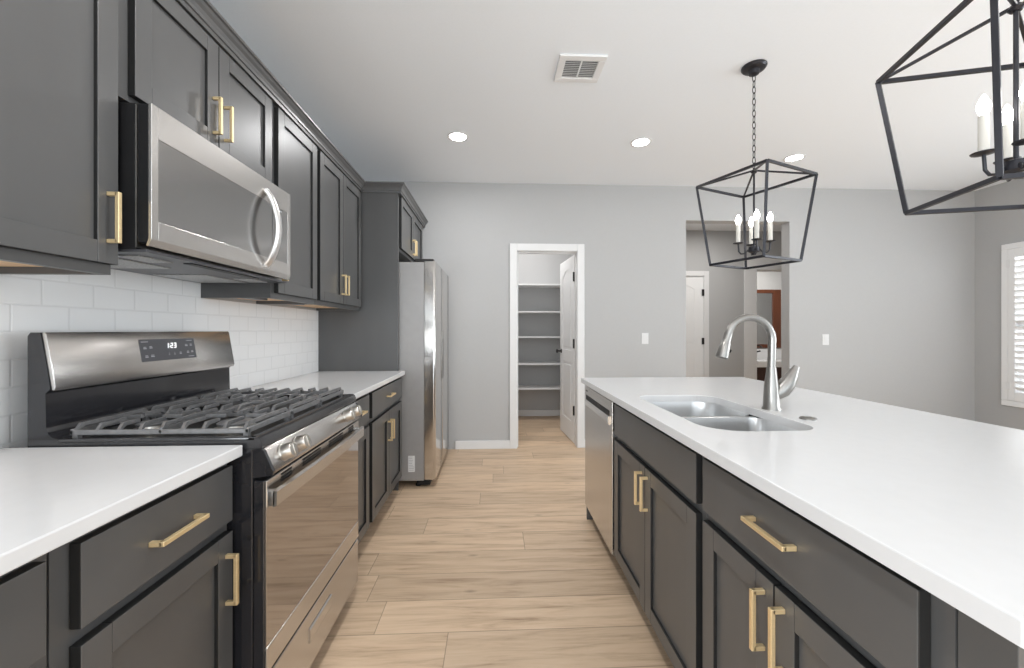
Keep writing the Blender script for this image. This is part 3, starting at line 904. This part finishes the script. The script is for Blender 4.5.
# control panel with the knobs
cp = [(-0.660, 0.899), (-0.637, 0.899), (-0.630, 0.894), (-0.606, 0.838), (-0.608, 0.828), (-0.640, 0.822), (-0.660, 0.822)]
cpo = MB().prism(cp, 'y', RY0 + 0.0095, RY1 - 0.0095, 0.001).build('control_panel', M['steel'], rg, True)
for y0, y1 in ((RY0 + 0.0002, RY0 + 0.0092), (RY1 - 0.0092, RY1 - 0.0002)):
    MB().prism([(-0.660, 0.8995), (-0.636, 0.8995), (-0.6285, 0.8945), (-0.604, 0.838), (-0.6065, 0.8265), (-0.640, 0.8205), (-0.660, 0.8205)], 'y', y0, y1, 0.001).build('end_cap', M['blackgloss'], rg)
kn = Vector((0.955, 0, 0.30)).normalized()
for y in (1.207, 1.293, 1.703, 1.788):
    base = Vector((-0.6185, y, 0.866))
    MB().lathe([(0, 0), (0.0255, 0), (0.0255, 0.004), (0.0232, 0.006), (0.0228, 0.030), (0.0205, 0.0335), (0, 0.0345)], base, kn, 28).build('knob', M['knob'], rg, True)
    kb = rg.children[-1]
    g = MB(); pz = Vector((-0.30, 0, 0.955))
    g.bar(base + kn * 0.0352 - pz * 0.017, base + kn * 0.0352 + pz * 0.017, 0.006, 0.003, up=kn, bev=0.001)
    g.build('grip', M['knob'], [c for c in rg.children if c.name.startswith('knob')][-1], True)

# oven door
od = MB().box(-0.659, -0.628, RY0 + 0.001, RY1 - 0.001, 0.278, 0.812, 0.004)
odo = od.build('oven_door', M['blackgloss'], rg)
a, c = RY0 + 0.002, RY1 - 0.002
fr = MB(); fr.box(-0.629, -0.622, a, c, 0.737, 0.811, 0.002); fr.build('top_rail', M['steel'], odo)
fr = MB(); fr.box(-0.629, -0.622, a, c, 0.280, 0.352, 0.002); fr.build('bottom_rail', M['steel'], odo)
MB().box(-0.629, -0.6235, a, c, 0.3525, 0.7365, 0.001).build('oven_window', M['ovenglass'], odo)
for y0, n in ((1.205, 1), (1.335, 2), (1.545, 2), (1.745, 1)):
    w = 0.058 if n == 1 else 0.135; vt = MB()
    for z in (0.785, 0.794, 0.803):
        vt.box(-0.6222, -0.6205, y0 - (0.0), y0 + w, z - 0.0028, z + 0.0028)
    vt.build('vent_slot', M['blackplastic'], odo)
hb = MB(); n = 16; sec = []
for k in range(n + 1):
    u = k / n; y = a + 0.001 + (c - a - 0.002) * u
    bow = -0.597 + 0.006 * math.sin(math.pi * u)
    sec.append([Vector((bow - 0.010, y, 0.738)), Vector((bow, y, 0.742)), Vector((bow + 0.001, y, 0.780)), Vector((bow - 0.010, y, 0.784))])
hb.loft(sec, cap0=True)
hb.box(-0.6225, -0.600, a + 0.001, a + 0.024, 0.740, 0.782, 0.003); hb.box(-0.6225, -0.600, c - 0.024, c - 0.001, 0.740, 0.782, 0.003)
hb.build('handle', M['steel'], odo, True)
# storage drawer
sd = MB().box(-0.659, -0.624, RY0 + 0.002, RY1 - 0.002, 0.078, 0.268, 0.003).build('storage_drawer', M['steel'], rg)
MB().prism([(-0.6245, 0.168), (-0.6225, 0.166), (-0.619, 0.176), (-0.619, 0.212), (-0.6225, 0.218), (-0.6245, 0.216)], 'y', 1.385, 1.565).build('pull', M['doorsteel'], sd)

# burners
for (x, y, r) in ((-0.79, 1.268, 0.046), (-1.035, 1.268, 0.036), (-0.79, 1.737, 0.042), (-1.035, 1.737, 0.034), (-0.915, RYc, 0.040)):
    bu = MB().lathe([(0, 0), (r + 0.014, 0), (r + 0.012, 0.006), (r, 0.008), (r - 0.002, 0.016), (0, 0.016)], (x, y, 0.9229), seg=28).build('burner', M['knob'], rg, True)
    MB().lathe([(0, 0), (r + 0.002, 0), (r + 0.003, 0.005), (r - 0.004, 0.009), (0, 0.010)], (x, y, 0.9391), seg=28).build('burner_cap', M['iron'], bu, True)
# three cast-iron grates
gx0, gx1 = -1.156, -0.682
gr, gt = 0.944, 0.968          # rail and finger heights
for gi, (ya, yb) in enumerate(((RY0 + 0.020, RY0 + 0.258), (RY0 + 0.262, RY1 - 0.262), (RY1 - 0.258, RY1 - 0.020))):
    g = MB(); w = 0.010; ym = (ya + yb) / 2
    for y in (ya + w / 2, yb - w / 2):
        g.box(gx0, gx1, y - w / 2, y + w / 2, gr - 0.007, gr + 0.007, 0.002)
    for x in (gx0 + w / 2, gx1 - w / 2):
        g.box(x - w / 2, x + w / 2, ya, yb, gr - 0.006, gr + 0.010, 0.002)
    g.box((gx0 + gx1) / 2 - 0.004, (gx0 + gx1) / 2 + 0.004, ya, yb, gr - 0.004, gr + 0.012, 0.001)
    for k in range(9):
        x = gx0 + 0.012 + (gx1 - gx0 - 0.024) * k / 8
        gap = {1: 0.030, 2: 0.052, 3: 0.030, 5: 0.030, 6: 0.052, 7: 0.030}.get(k, 0.0) if gi != 1 else {3: 0.035, 4: 0.050, 5: 0.035}.get(k, 0.0)
        for s, ye in ((1, ya), (-1, yb)):
            ye_ = ye + s * 0.0005; yt = ye + s * 0.022; ym_ = ym - s * gap
            # bent finger: rises from the rail, then runs level toward the burner
            g.prism([(ye_, gr + 0.004), (ye_ + s * 0.008, gr + 0.004), (yt + s * 0.002, gt - 0.010), (ym_, gt - 0.010), (ym_, gt), (yt - s * 0.006, gt)], 'x', x - 0.0042, x + 0.0042)
    for cx in ((-0.79, -1.035) if gi != 1 else ((gx0 + gx1) / 2,)):
        for sx in (-1, 1):
            g.box(cx + sx * 0.030 if sx > 0 else cx - 0.088, cx + 0.088 if sx > 0 else cx - 0.030, ym - 0.0042, ym + 0.0042, gt - 0.010, gt, 0.001)
    for x in (gx0 + 0.01, gx1 - 0.01):
        for y in (ya + 0.01, yb - 0.01):
            g.box(x - 0.007, x + 0.007, y - 0.007, y + 0.007, 0.9229, gr - 0.003, 0.001)
    g.build('grate', M['iron'], rg)

# ------------------------------------------------------------------ microwave
MY0, MY1, MZ0, MZ1, MX = 1.129, 1.870, 1.444, 1.838, -0.925
mw = thing('microwave', 'stainless over-the-range microwave with a bowed handle', 'microwave', (-1.13, (MY0 + MY1) / 2, MZ0))
MB().box(XW + 0.001, -0.966, MY0, MY1, MZ0, MZ1, 0.002).build('body', M['blackplastic'], mw)
MB().box(-0.967, -0.9625, MY0 - 0.0006, MY1, MZ0 + 0.004, MZ1 - 0.004).build('gasket', M['nickel'], mw)
mdo = MB().box(-0.962, -0.933, MY0 + 0.001, MY1 - 0.001, 1.462, MZ1 - 0.001, 0.002).build('door', M['blackplastic'], mw)
mf = MB()
gy0, gy1, gzA, gzB = 1.152, 1.848, 1.522, 1.750
mf.box(-0.9335, MX, MY0, gy0, 1.470, MZ1, 0.001); mf.box(-0.9335, MX, gy1, MY1, 1.470, MZ1, 0.001)
mf.box(-0.9335, MX, gy0, gy1, gzB, MZ1, 0.001); mf.box(-0.9335, MX, gy0, gy1, 1.470, gzA, 0.001)
mf.prism([(-0.9335, 1.471), (MX, 1.471), (-0.932, 1.452), (-0.9395, 1.452)], 'y', MY0, MY1)
mfo = mf.build('fascia', M['steel'], mdo)
MB().box(-0.933, MX - 0.0015, gy0, 1.722, gzA, gzB).build('window', M['mwglass'], mdo)
cpn = MB().box(-0.933, MX - 0.0013, 1.7245, gy1, gzA, gzB).build('control_panel', M['mwglass'], mdo)
MB().box(MX - 0.0014, MX - 0.0009, 1.768, 1.795, 1.735, 1.741).build('badge', M['legend'], mdo)
hp = []
for k in range(19):
    u = k / 18; z = 1.487 + (1.788 - 1.487) * u
    hp.append((MX + 0.004 + 0.048 * math.sin(math.pi * u) ** 0.75, 1.672, z))
hb = MB(); sec = []
for i, p in enumerate(hp):
    q0 = Vector(hp[max(i - 1, 0)]); q1 = Vector(hp[min(i + 1, 18)]); t = (q1 - q0).normalized(); nn = Vector((t.z, 0, -t.x))
    hw, ht = 0.018, 0.010
    sec.append([Vector(p) + Vector((0, hw * math.cos(a), 0)) + nn * ht * math.sin(a) for a in [2 * math.pi * j / 14 for j in range(14)]])
hb.loft(sec, cap0=True)
hb.box(MX - 0.0005, MX + 0.012, 1.661, 1.683, 1.478, 1.500, 0.003); hb.box(MX - 0.0005, MX + 0.012, 1.661, 1.683, 1.776, 1.797, 0.003)
hb.build('handle', M['handlesteel'], mdo, True)
un = MB(); un.box(XW + 0.003, -0.941, MY0 + 0.004, MY1 - 0.004, 1.436, 1.4435, 0.001)
uno = un.build('hood_base', M['vhmetal'], mw)
for y0, y1 in ((1.16, 1.42), (1.58, 1.84)):
    MB().box(-1.29, -1.10, y0, y1, 1.433, 1.4362, 0.001).build('grease_filter', M['filter'], uno)
MB().box(-1.07, -1.00, 1.18, 1.30, 1.433, 1.4362, 0.001).build('lamp_cover', M['filter'], uno)
MB().box(-1.07, -1.00, 1.70, 1.82, 1.433, 1.4362, 0.001).build('lamp_cover', M['filter'], uno)
MB().box(-0.985, -0.955, 1.32, 1.68, 1.4335, 1.4362).build('air_slot', M['blackplastic'], uno)

# ------------------------------------------------------------------ refrigerator
fg = thing('refrigerator', 'stainless side-by-side refrigerator in the cabinet alcove', 'refrigerator', (-0.9, 3.61, 0))
FY0, FY1 = 3.150, 4.062
MB().box(-1.30, -0.546, FY0, FY1, 0.055, 1.752, 0.004).build('body', M['fridgeside'], fg)
b = MB()
for x in (-1.25, -0.60):
    for y in (FY0 + 0.06, FY1 - 0.06):
        b = MB(); b.lathe([(0, 0), (0.022, 0), (0.022, 0.012), (0.012, 0.016), (0.012, 0.056), (0, 0.056)], (x, y, 0), seg=14); b.build('foot', M['blackplastic'], fg, True)
MB().box(-0.60, -0.50, FY0 + 0.012, FY1 - 0.012, 0.018, 0.054, 0.002).build('base_grille', M['blackplastic'], fg)
SEAM = 3.572
for y0, y1 in ((FY0, SEAM - 0.003), (SEAM + 0.003, FY1)):
    b = MB()
    pr = []
    r = 0.018
    pts = [(-0.542, y0), (-0.542, y1)]
    loop = [(-0.542, y0 + 0.003), (-0.456 - r, y0)]
    for k in range(6):
        t = math.radians(-90 + 90 * k / 5); loop.append((-0.456 - r + r * math.cos(t), y0 + r + r * math.sin(t)))
    for k in range(6):
        t = math.radians(90 * k / 5); loop.append((-0.456 - r + r * math.cos(t), y1 - r + r * math.sin(t)))
    loop += [(-0.542, y1 - 0.003)]
    dpo = MB().prism(loop, 'z', 0.062, 1.760, 0.002).build('door', M['doorsteel'], fg, True)
    near = y0 < 3.3
    hy = (y1 - 0.034) if near else (y0 + 0.034)
    MB().box(-0.4565, -0.4515, hy - 0.012, hy + 0.012, 0.80, 1.215, 0.002).build('handle', M['nickel'], dpo)
    MB().box(-0.4518, -0.4505, hy - 0.007, hy + 0.007, 0.815, 1.15).build('grip_recess', M['grey'], dpo)
    hy2 = y0 + 0.05 if near else y1 - 0.05
    MB().box(-0.62, -0.475, hy2 - 0.03, hy2 + 0.03, 1.7605, 1.782, 0.005).build('hinge_cover', M['hinge'], dpo)
st = MB().box(-0.666, -0.616, FY0 - 0.0012, FY0 - 0.0002, 0.125, 0.250).build('label_sticker', M['sticker'], fg)
b = MB()
random.seed(4)
for k in range(9):
    z = 0.243 - k * 0.0128
    b.box(-0.662, -0.662 + 0.025 + 0.018 * random.random(), FY0 - 0.0018, FY0 - 0.0011, z - 0.0035, z)
b.build('printed_lines', M['legend'], st)

# ------------------------------------------------------------------ pendants
def copy_tree(o, parent=None):
    c = o.copy(); COL.objects.link(c)
    if parent is not None:
        c.parent = parent
    for ch in list(o.children):
        copy_tree(ch, c)
    return c


def pendant(label, cx, cy, ang, arms):
    root = thing('lantern_pendant', label, 'pendant light', (cx, cy, 1.612), 'black lantern pendants over the island')
    zt, zb, rt, rb = 2.084, 1.612, 0.301, 0.228
    MB().lathe([(0, CEIL - 0.001), (0.066, CEIL - 0.001), (0.066, CEIL - 0.008), (0.058, CEIL - 0.018), (0.030, CEIL - 0.024), (0.026, CEIL - 0.045), (0.010, CEIL - 0.052), (0, CEIL - 0.052)], (cx, cy, 0), seg=32).build('canopy', M['blackiron'], root, True)
    apex = 2.150
    z = CEIL - 0.048; k = 0; ch = MB(); L = 0.040
    while z - L > apex - 0.005:
        zc = z - L / 2; pts = []
        for j in range(16):
            t = 2 * math.pi * j / 16
            u = 0.0085 * math.cos(t); w = (L / 2) * math.sin(t)
            w = max(-L / 2, min(L / 2, w * 1.05))
            pts.append((cx + (u if k % 2 == 0 else 0), cy + (0 if k % 2 == 0 else u), zc + w))
        ch.tube(pts, 0.0022, 6, closed=True)
        z -= L - 0.0062; k += 1
    ch.build('chain', M['blackiron'], root, True)
    cg = MB(); w = 0.013
    T = [Vector((cx + rt * math.cos(ang + i * math.pi / 2), cy + rt * math.sin(ang + i * math.pi / 2), zt)) for i in range(4)]
    B = [Vector((cx + rb * math.cos(ang + i * math.pi / 2), cy + rb * math.sin(ang + i * math.pi / 2), zb)) for i in range(4)]
    A = Vector((cx, cy, apex - 0.006))
    for i in range(4):
        cg.bar(T[i], T[(i + 1) % 4], w, bev=0.001); cg.bar(B[i], B[(i + 1) % 4], w, bev=0.001)
        out = Vector((math.cos(ang + i * math.pi / 2), math.sin(ang + i * math.pi / 2), 0))
        cg.bar(T[i], B[i], w, up=out, bev=0.001); cg.bar(T[i], A, 0.009, bev=0.001)
    cg.build('cage', M['blackiron'], root)
    MB().lathe([(0, 0), (0.012, 0), (0.018, 0.008), (0.012, 0.018), (0.005, 0.024), (0.005, 0.030), (0, 0.030)], (cx, cy, apex - 0.022), seg=18).build('top_cap', M['blackiron'], root, True)
    MB().tube([(cx, cy, 1.69), (cx, cy, apex - 0.02)], 0.0055, 10).build('center_rod', M['blackiron'], root, True)
    MB().lathe([(0, 1.655), (0.010, 1.657), (0.014, 1.668), (0.030, 1.676), (0.030, 1.702), (0.012, 1.708), (0, 1.708)], (cx, cy, 0), seg=24).build('hub', M['blackiron'], root, True)
    for i in range(4):
        t = math.radians(arms[i]); dx, dy = math.cos(t), math.sin(t)
        ap = [(cx + dx * 0.028, cy + dy * 0.028, 1.688), (cx + dx * 0.048, cy + dy * 0.048, 1.668), (cx + dx * 0.066, cy + dy * 0.066, 1.668), (cx + dx * 0.077, cy + dy * 0.077, 1.682), (cx + dx * 0.080, cy + dy * 0.080, 1.726)]
        MB().tube(ap, 0.0045, 10).build('arm', M['blackiron'], root, True)
        arm = [c for c in root.children if c.name.startswith('arm')][-1]
        px, py = cx + dx * 0.080, cy + dy * 0.080
        MB().lathe([(0, 0), (0.010, 0), (0.026, 0.004), (0.028, 0.007), (0.012, 0.006), (0, 0.006)], (px, py, 1.725), seg=22).build('drip_pan', M['blackiron'], arm, True)
        MB().lathe([(0, 0), (0.0118, 0), (0.0118, 0.105), (0.008, 0.109), (0, 0.109)], (px, py, 1.7315), seg=18).build('candle_sleeve', M['candle'], arm, True)
        MB().lathe([(0, 0), (0.0085, 0), (0.0125, 0.009), (0.0150, 0.020), (0.0140, 0.031), (0.0080, 0.046), (0.0025, 0.057), (0, 0.058)], (px, py, 1.841), seg=20).build('bulb', M['bulb'], arm, True)
    return root


pendant('black lantern pendant over the sink end of the island, whole in view', 1.495, 2.254, -0.392, (-24, 66, 156, 246))
pendant('black lantern pendant cut off by the top right corner', 1.478, 1.076, -1.055, (170, 48, -10, 230))

# ------------------------------------------------------------------ ceiling fittings
def downlight(label, x, y, r=0.066):
    root = thing('recessed_light', label, 'ceiling light', (x, y, CEIL - 0.006), 'recessed ceiling lights')
    MB().lathe([(r, 0.0055), (r + 0.016, 0.0055), (r + 0.016, 0.002), (r + 0.010, 0.0), (r, 0.002)], (x, y, CEIL - 0.006), seg=36).build('trim_ring', M['trim'], root, True)
    MB().lathe([(0, 0.002), (r - 0.0005, 0.002), (r - 0.0005, 0.0055), (0, 0.0055)], (x, y, CEIL - 0.006), seg=36).build('lens', M['can'], root, True)


downlight('round recessed light near the cabinets, left of the three', -0.285, 3.172)
downlight('round recessed light between the air vent and the whole pendant', 1.183, 3.20)
downlight('round recessed light seen just above the top rim of the whole lantern', 2.640, 3.43)

vr = thing('ceiling_vent', 'square white air vent in the ceiling', 'air vent', (0.49, 2.31, CEIL - 0.014))
b = MB(); x0, x1, y0, y1 = 0.36, 0.625, 2.192, 2.428; zz = CEIL - 0.013
b.box(x0, x1, y0, y0 + 0.04, zz, CEIL - 0.0005, 0.003); b.box(x0, x1, y1 - 0.04, y1, zz, CEIL - 0.0005, 0.003)
b.box(x0, x0 + 0.04, y0 + 0.04, y1 - 0.04, zz, CEIL - 0.0005, 0.003); b.box(x1 - 0.04, x1, y0 + 0.04, y1 - 0.04, zz, CEIL - 0.0005, 0.003)
b.build('frame', M['vent'], vr)
MB().box(x0 + 0.04, x1 - 0.04, y0 + 0.04, y1 - 0.04, CEIL - 0.0025, CEIL - 0.0005).build('duct_shade', M['grey'], vr)  # flat grey sheet, the vent's inner shade put into its colour
b = MB(); k = 0
for k in range(10):
    y = y0 + 0.048 + k * (y1 - y0 - 0.096) / 9
    b.bar((x0 + 0.04, y, CEIL - 0.008), (x1 - 0.04, y, CEIL - 0.008), 0.009, 0.0015, up=(0, -0.6, 0.8))
b.box((x0 + x1) / 2 - 0.004, (x0 + x1) / 2 + 0.004, y0 + 0.04, y1 - 0.04, CEIL - 0.010, CEIL - 0.004)
b.build('louvers', M['vent'], vr)


def switch(label, x, z, y=YB):
    root = thing('light_switch', label, 'switch', (x, y - 0.004, z - 0.0575), 'wall switches')
    MB().box(x - 0.036, x + 0.036, y - 0.006, y - 0.0003, z - 0.0575, z + 0.0575, 0.002).build('cover_plate', M['plate'], root)
    r = MB(); r.prism([(y - 0.006, z - 0.033), (y - 0.0085, z - 0.033), (y - 0.0105, z + 0.033), (y - 0.006, z + 0.033)], 'x', x - 0.0165, x + 0.0165)
    r.build('rocker', M['plate'], root)


switch('white wall switch between the pantry and the hallway opening', 1.582, 1.136)
switch('white wall switch right of the hallway opening', 3.548, 1.122)

# ------------------------------------------------------------------ pantry shelves
names = ['topmost white shelf in the pantry', 'second white pantry shelf from the top', 'middle white shelf in the pantry', 'fourth white pantry shelf from the top', 'lowest white shelf in the pantry']
for z, nm in zip((1.848, 1.480, 1.138, 0.772, 0.440), names):
    b = MB(); b.box(PX0 + 0.001, PX1 - 0.001, 5.40, PY1 - 0.001, z - 0.02, z, 0.002)
    s = b.build('pantry_shelf', M['shelf']); tag(s, nm, 'shelf', 'pantry shelves')
    b = MB(); b.box(PX0 + 0.001, PX0 + 0.02, 5.41, PY1 - 0.002, z - 0.058, z - 0.0205); b.box(PX1 - 0.02, PX1 - 0.001, 5.41, PY1 - 0.002, z - 0.058, z - 0.0205)
    b.build('cleat', M['shelf'], s)

# ------------------------------------------------------------------ bathroom glimpsed through the hallway
mr = thing('framed_mirror', 'wood-framed mirror on the bathroom wall past the hallway', 'mirror', (5.09, 7.58, 0.88))
mx0, mx1, mz0, mz1 = 4.62, 5.56, 0.88, 2.01
b = MB(); y0, y1 = 7.565, 7.599
b.box(mx0, mx0 + 0.09, y0, y1, mz0, mz1, 0.004); b.box(mx1 - 0.16, mx1, y0, y1, mz0, mz1, 0.004)
b.box(mx0 + 0.09, mx1 - 0.16, y0, y1, mz0, mz0 + 0.07, 0.004); b.box(mx0 + 0.09, mx1 - 0.16, y0, y1, mz1 - 0.07, mz1, 0.004)
b.build('frame', M['mahog'], mr)
MB().box(mx0 + 0.085, mx1 - 0.155, 7.585, 7.597, mz0 + 0.065, mz1 - 0.065).build('glass', M['mirror'], mr)
vn = thing('bathroom_vanity', 'dark wood bathroom vanity with a white top under the mirror', 'vanity', (5.2, 7.35, 0))
MB().box(4.6, 5.9, 7.09, 7.597, 0.08, 0.55, 0.003).build('cabinet_body', M['dkwood'], vn)
MB().box(4.62, 5.88, 7.14, 7.597, 0, 0.0795).build('toe_kick', M['toe'], vn)
MB().box(4.58, 5.92, 7.06, 7.598, 0.5505, 0.66, 0.004).build('top', M['quartz'], vn)
MB().box(4.58, 5.92, 7.575, 7.598, 0.6605, 0.86, 0.003).build('splash', M['quartz'], vn)
fx_ = 4.93
bf = thing('basin_faucet', 'small dark bathroom faucet on the white vanity top', 'faucet', (fx_, 7.42, 0.66))
MB().lathe([(0, 0), (0.034, 0), (0.034, 0.01), (0.018, 0.02), (0.016, 0.14), (0, 0.145)], (fx_, 7.42, 0.661), seg=18).build('body', M['hinge'], bf, True)
MB().tube([(fx_, 7.42, 0.79), (fx_, 7.42, 0.87), (fx_ + 0.02, 7.40, 0.93), (fx_ + 0.05, 7.36, 0.94), (fx_ + 0.08, 7.32, 0.90)], 0.014, 12).build('spout', M['hinge'], bf, True)
MB().bar((fx_, 7.42, 0.80), (fx_ + 0.10, 7.40, 0.83), 0.03, 0.02).build('lever', M['hinge'], bf)

# tidy helper properties
for o in bpy.data.objects:
    if '_org' in o:
        del o['_org']
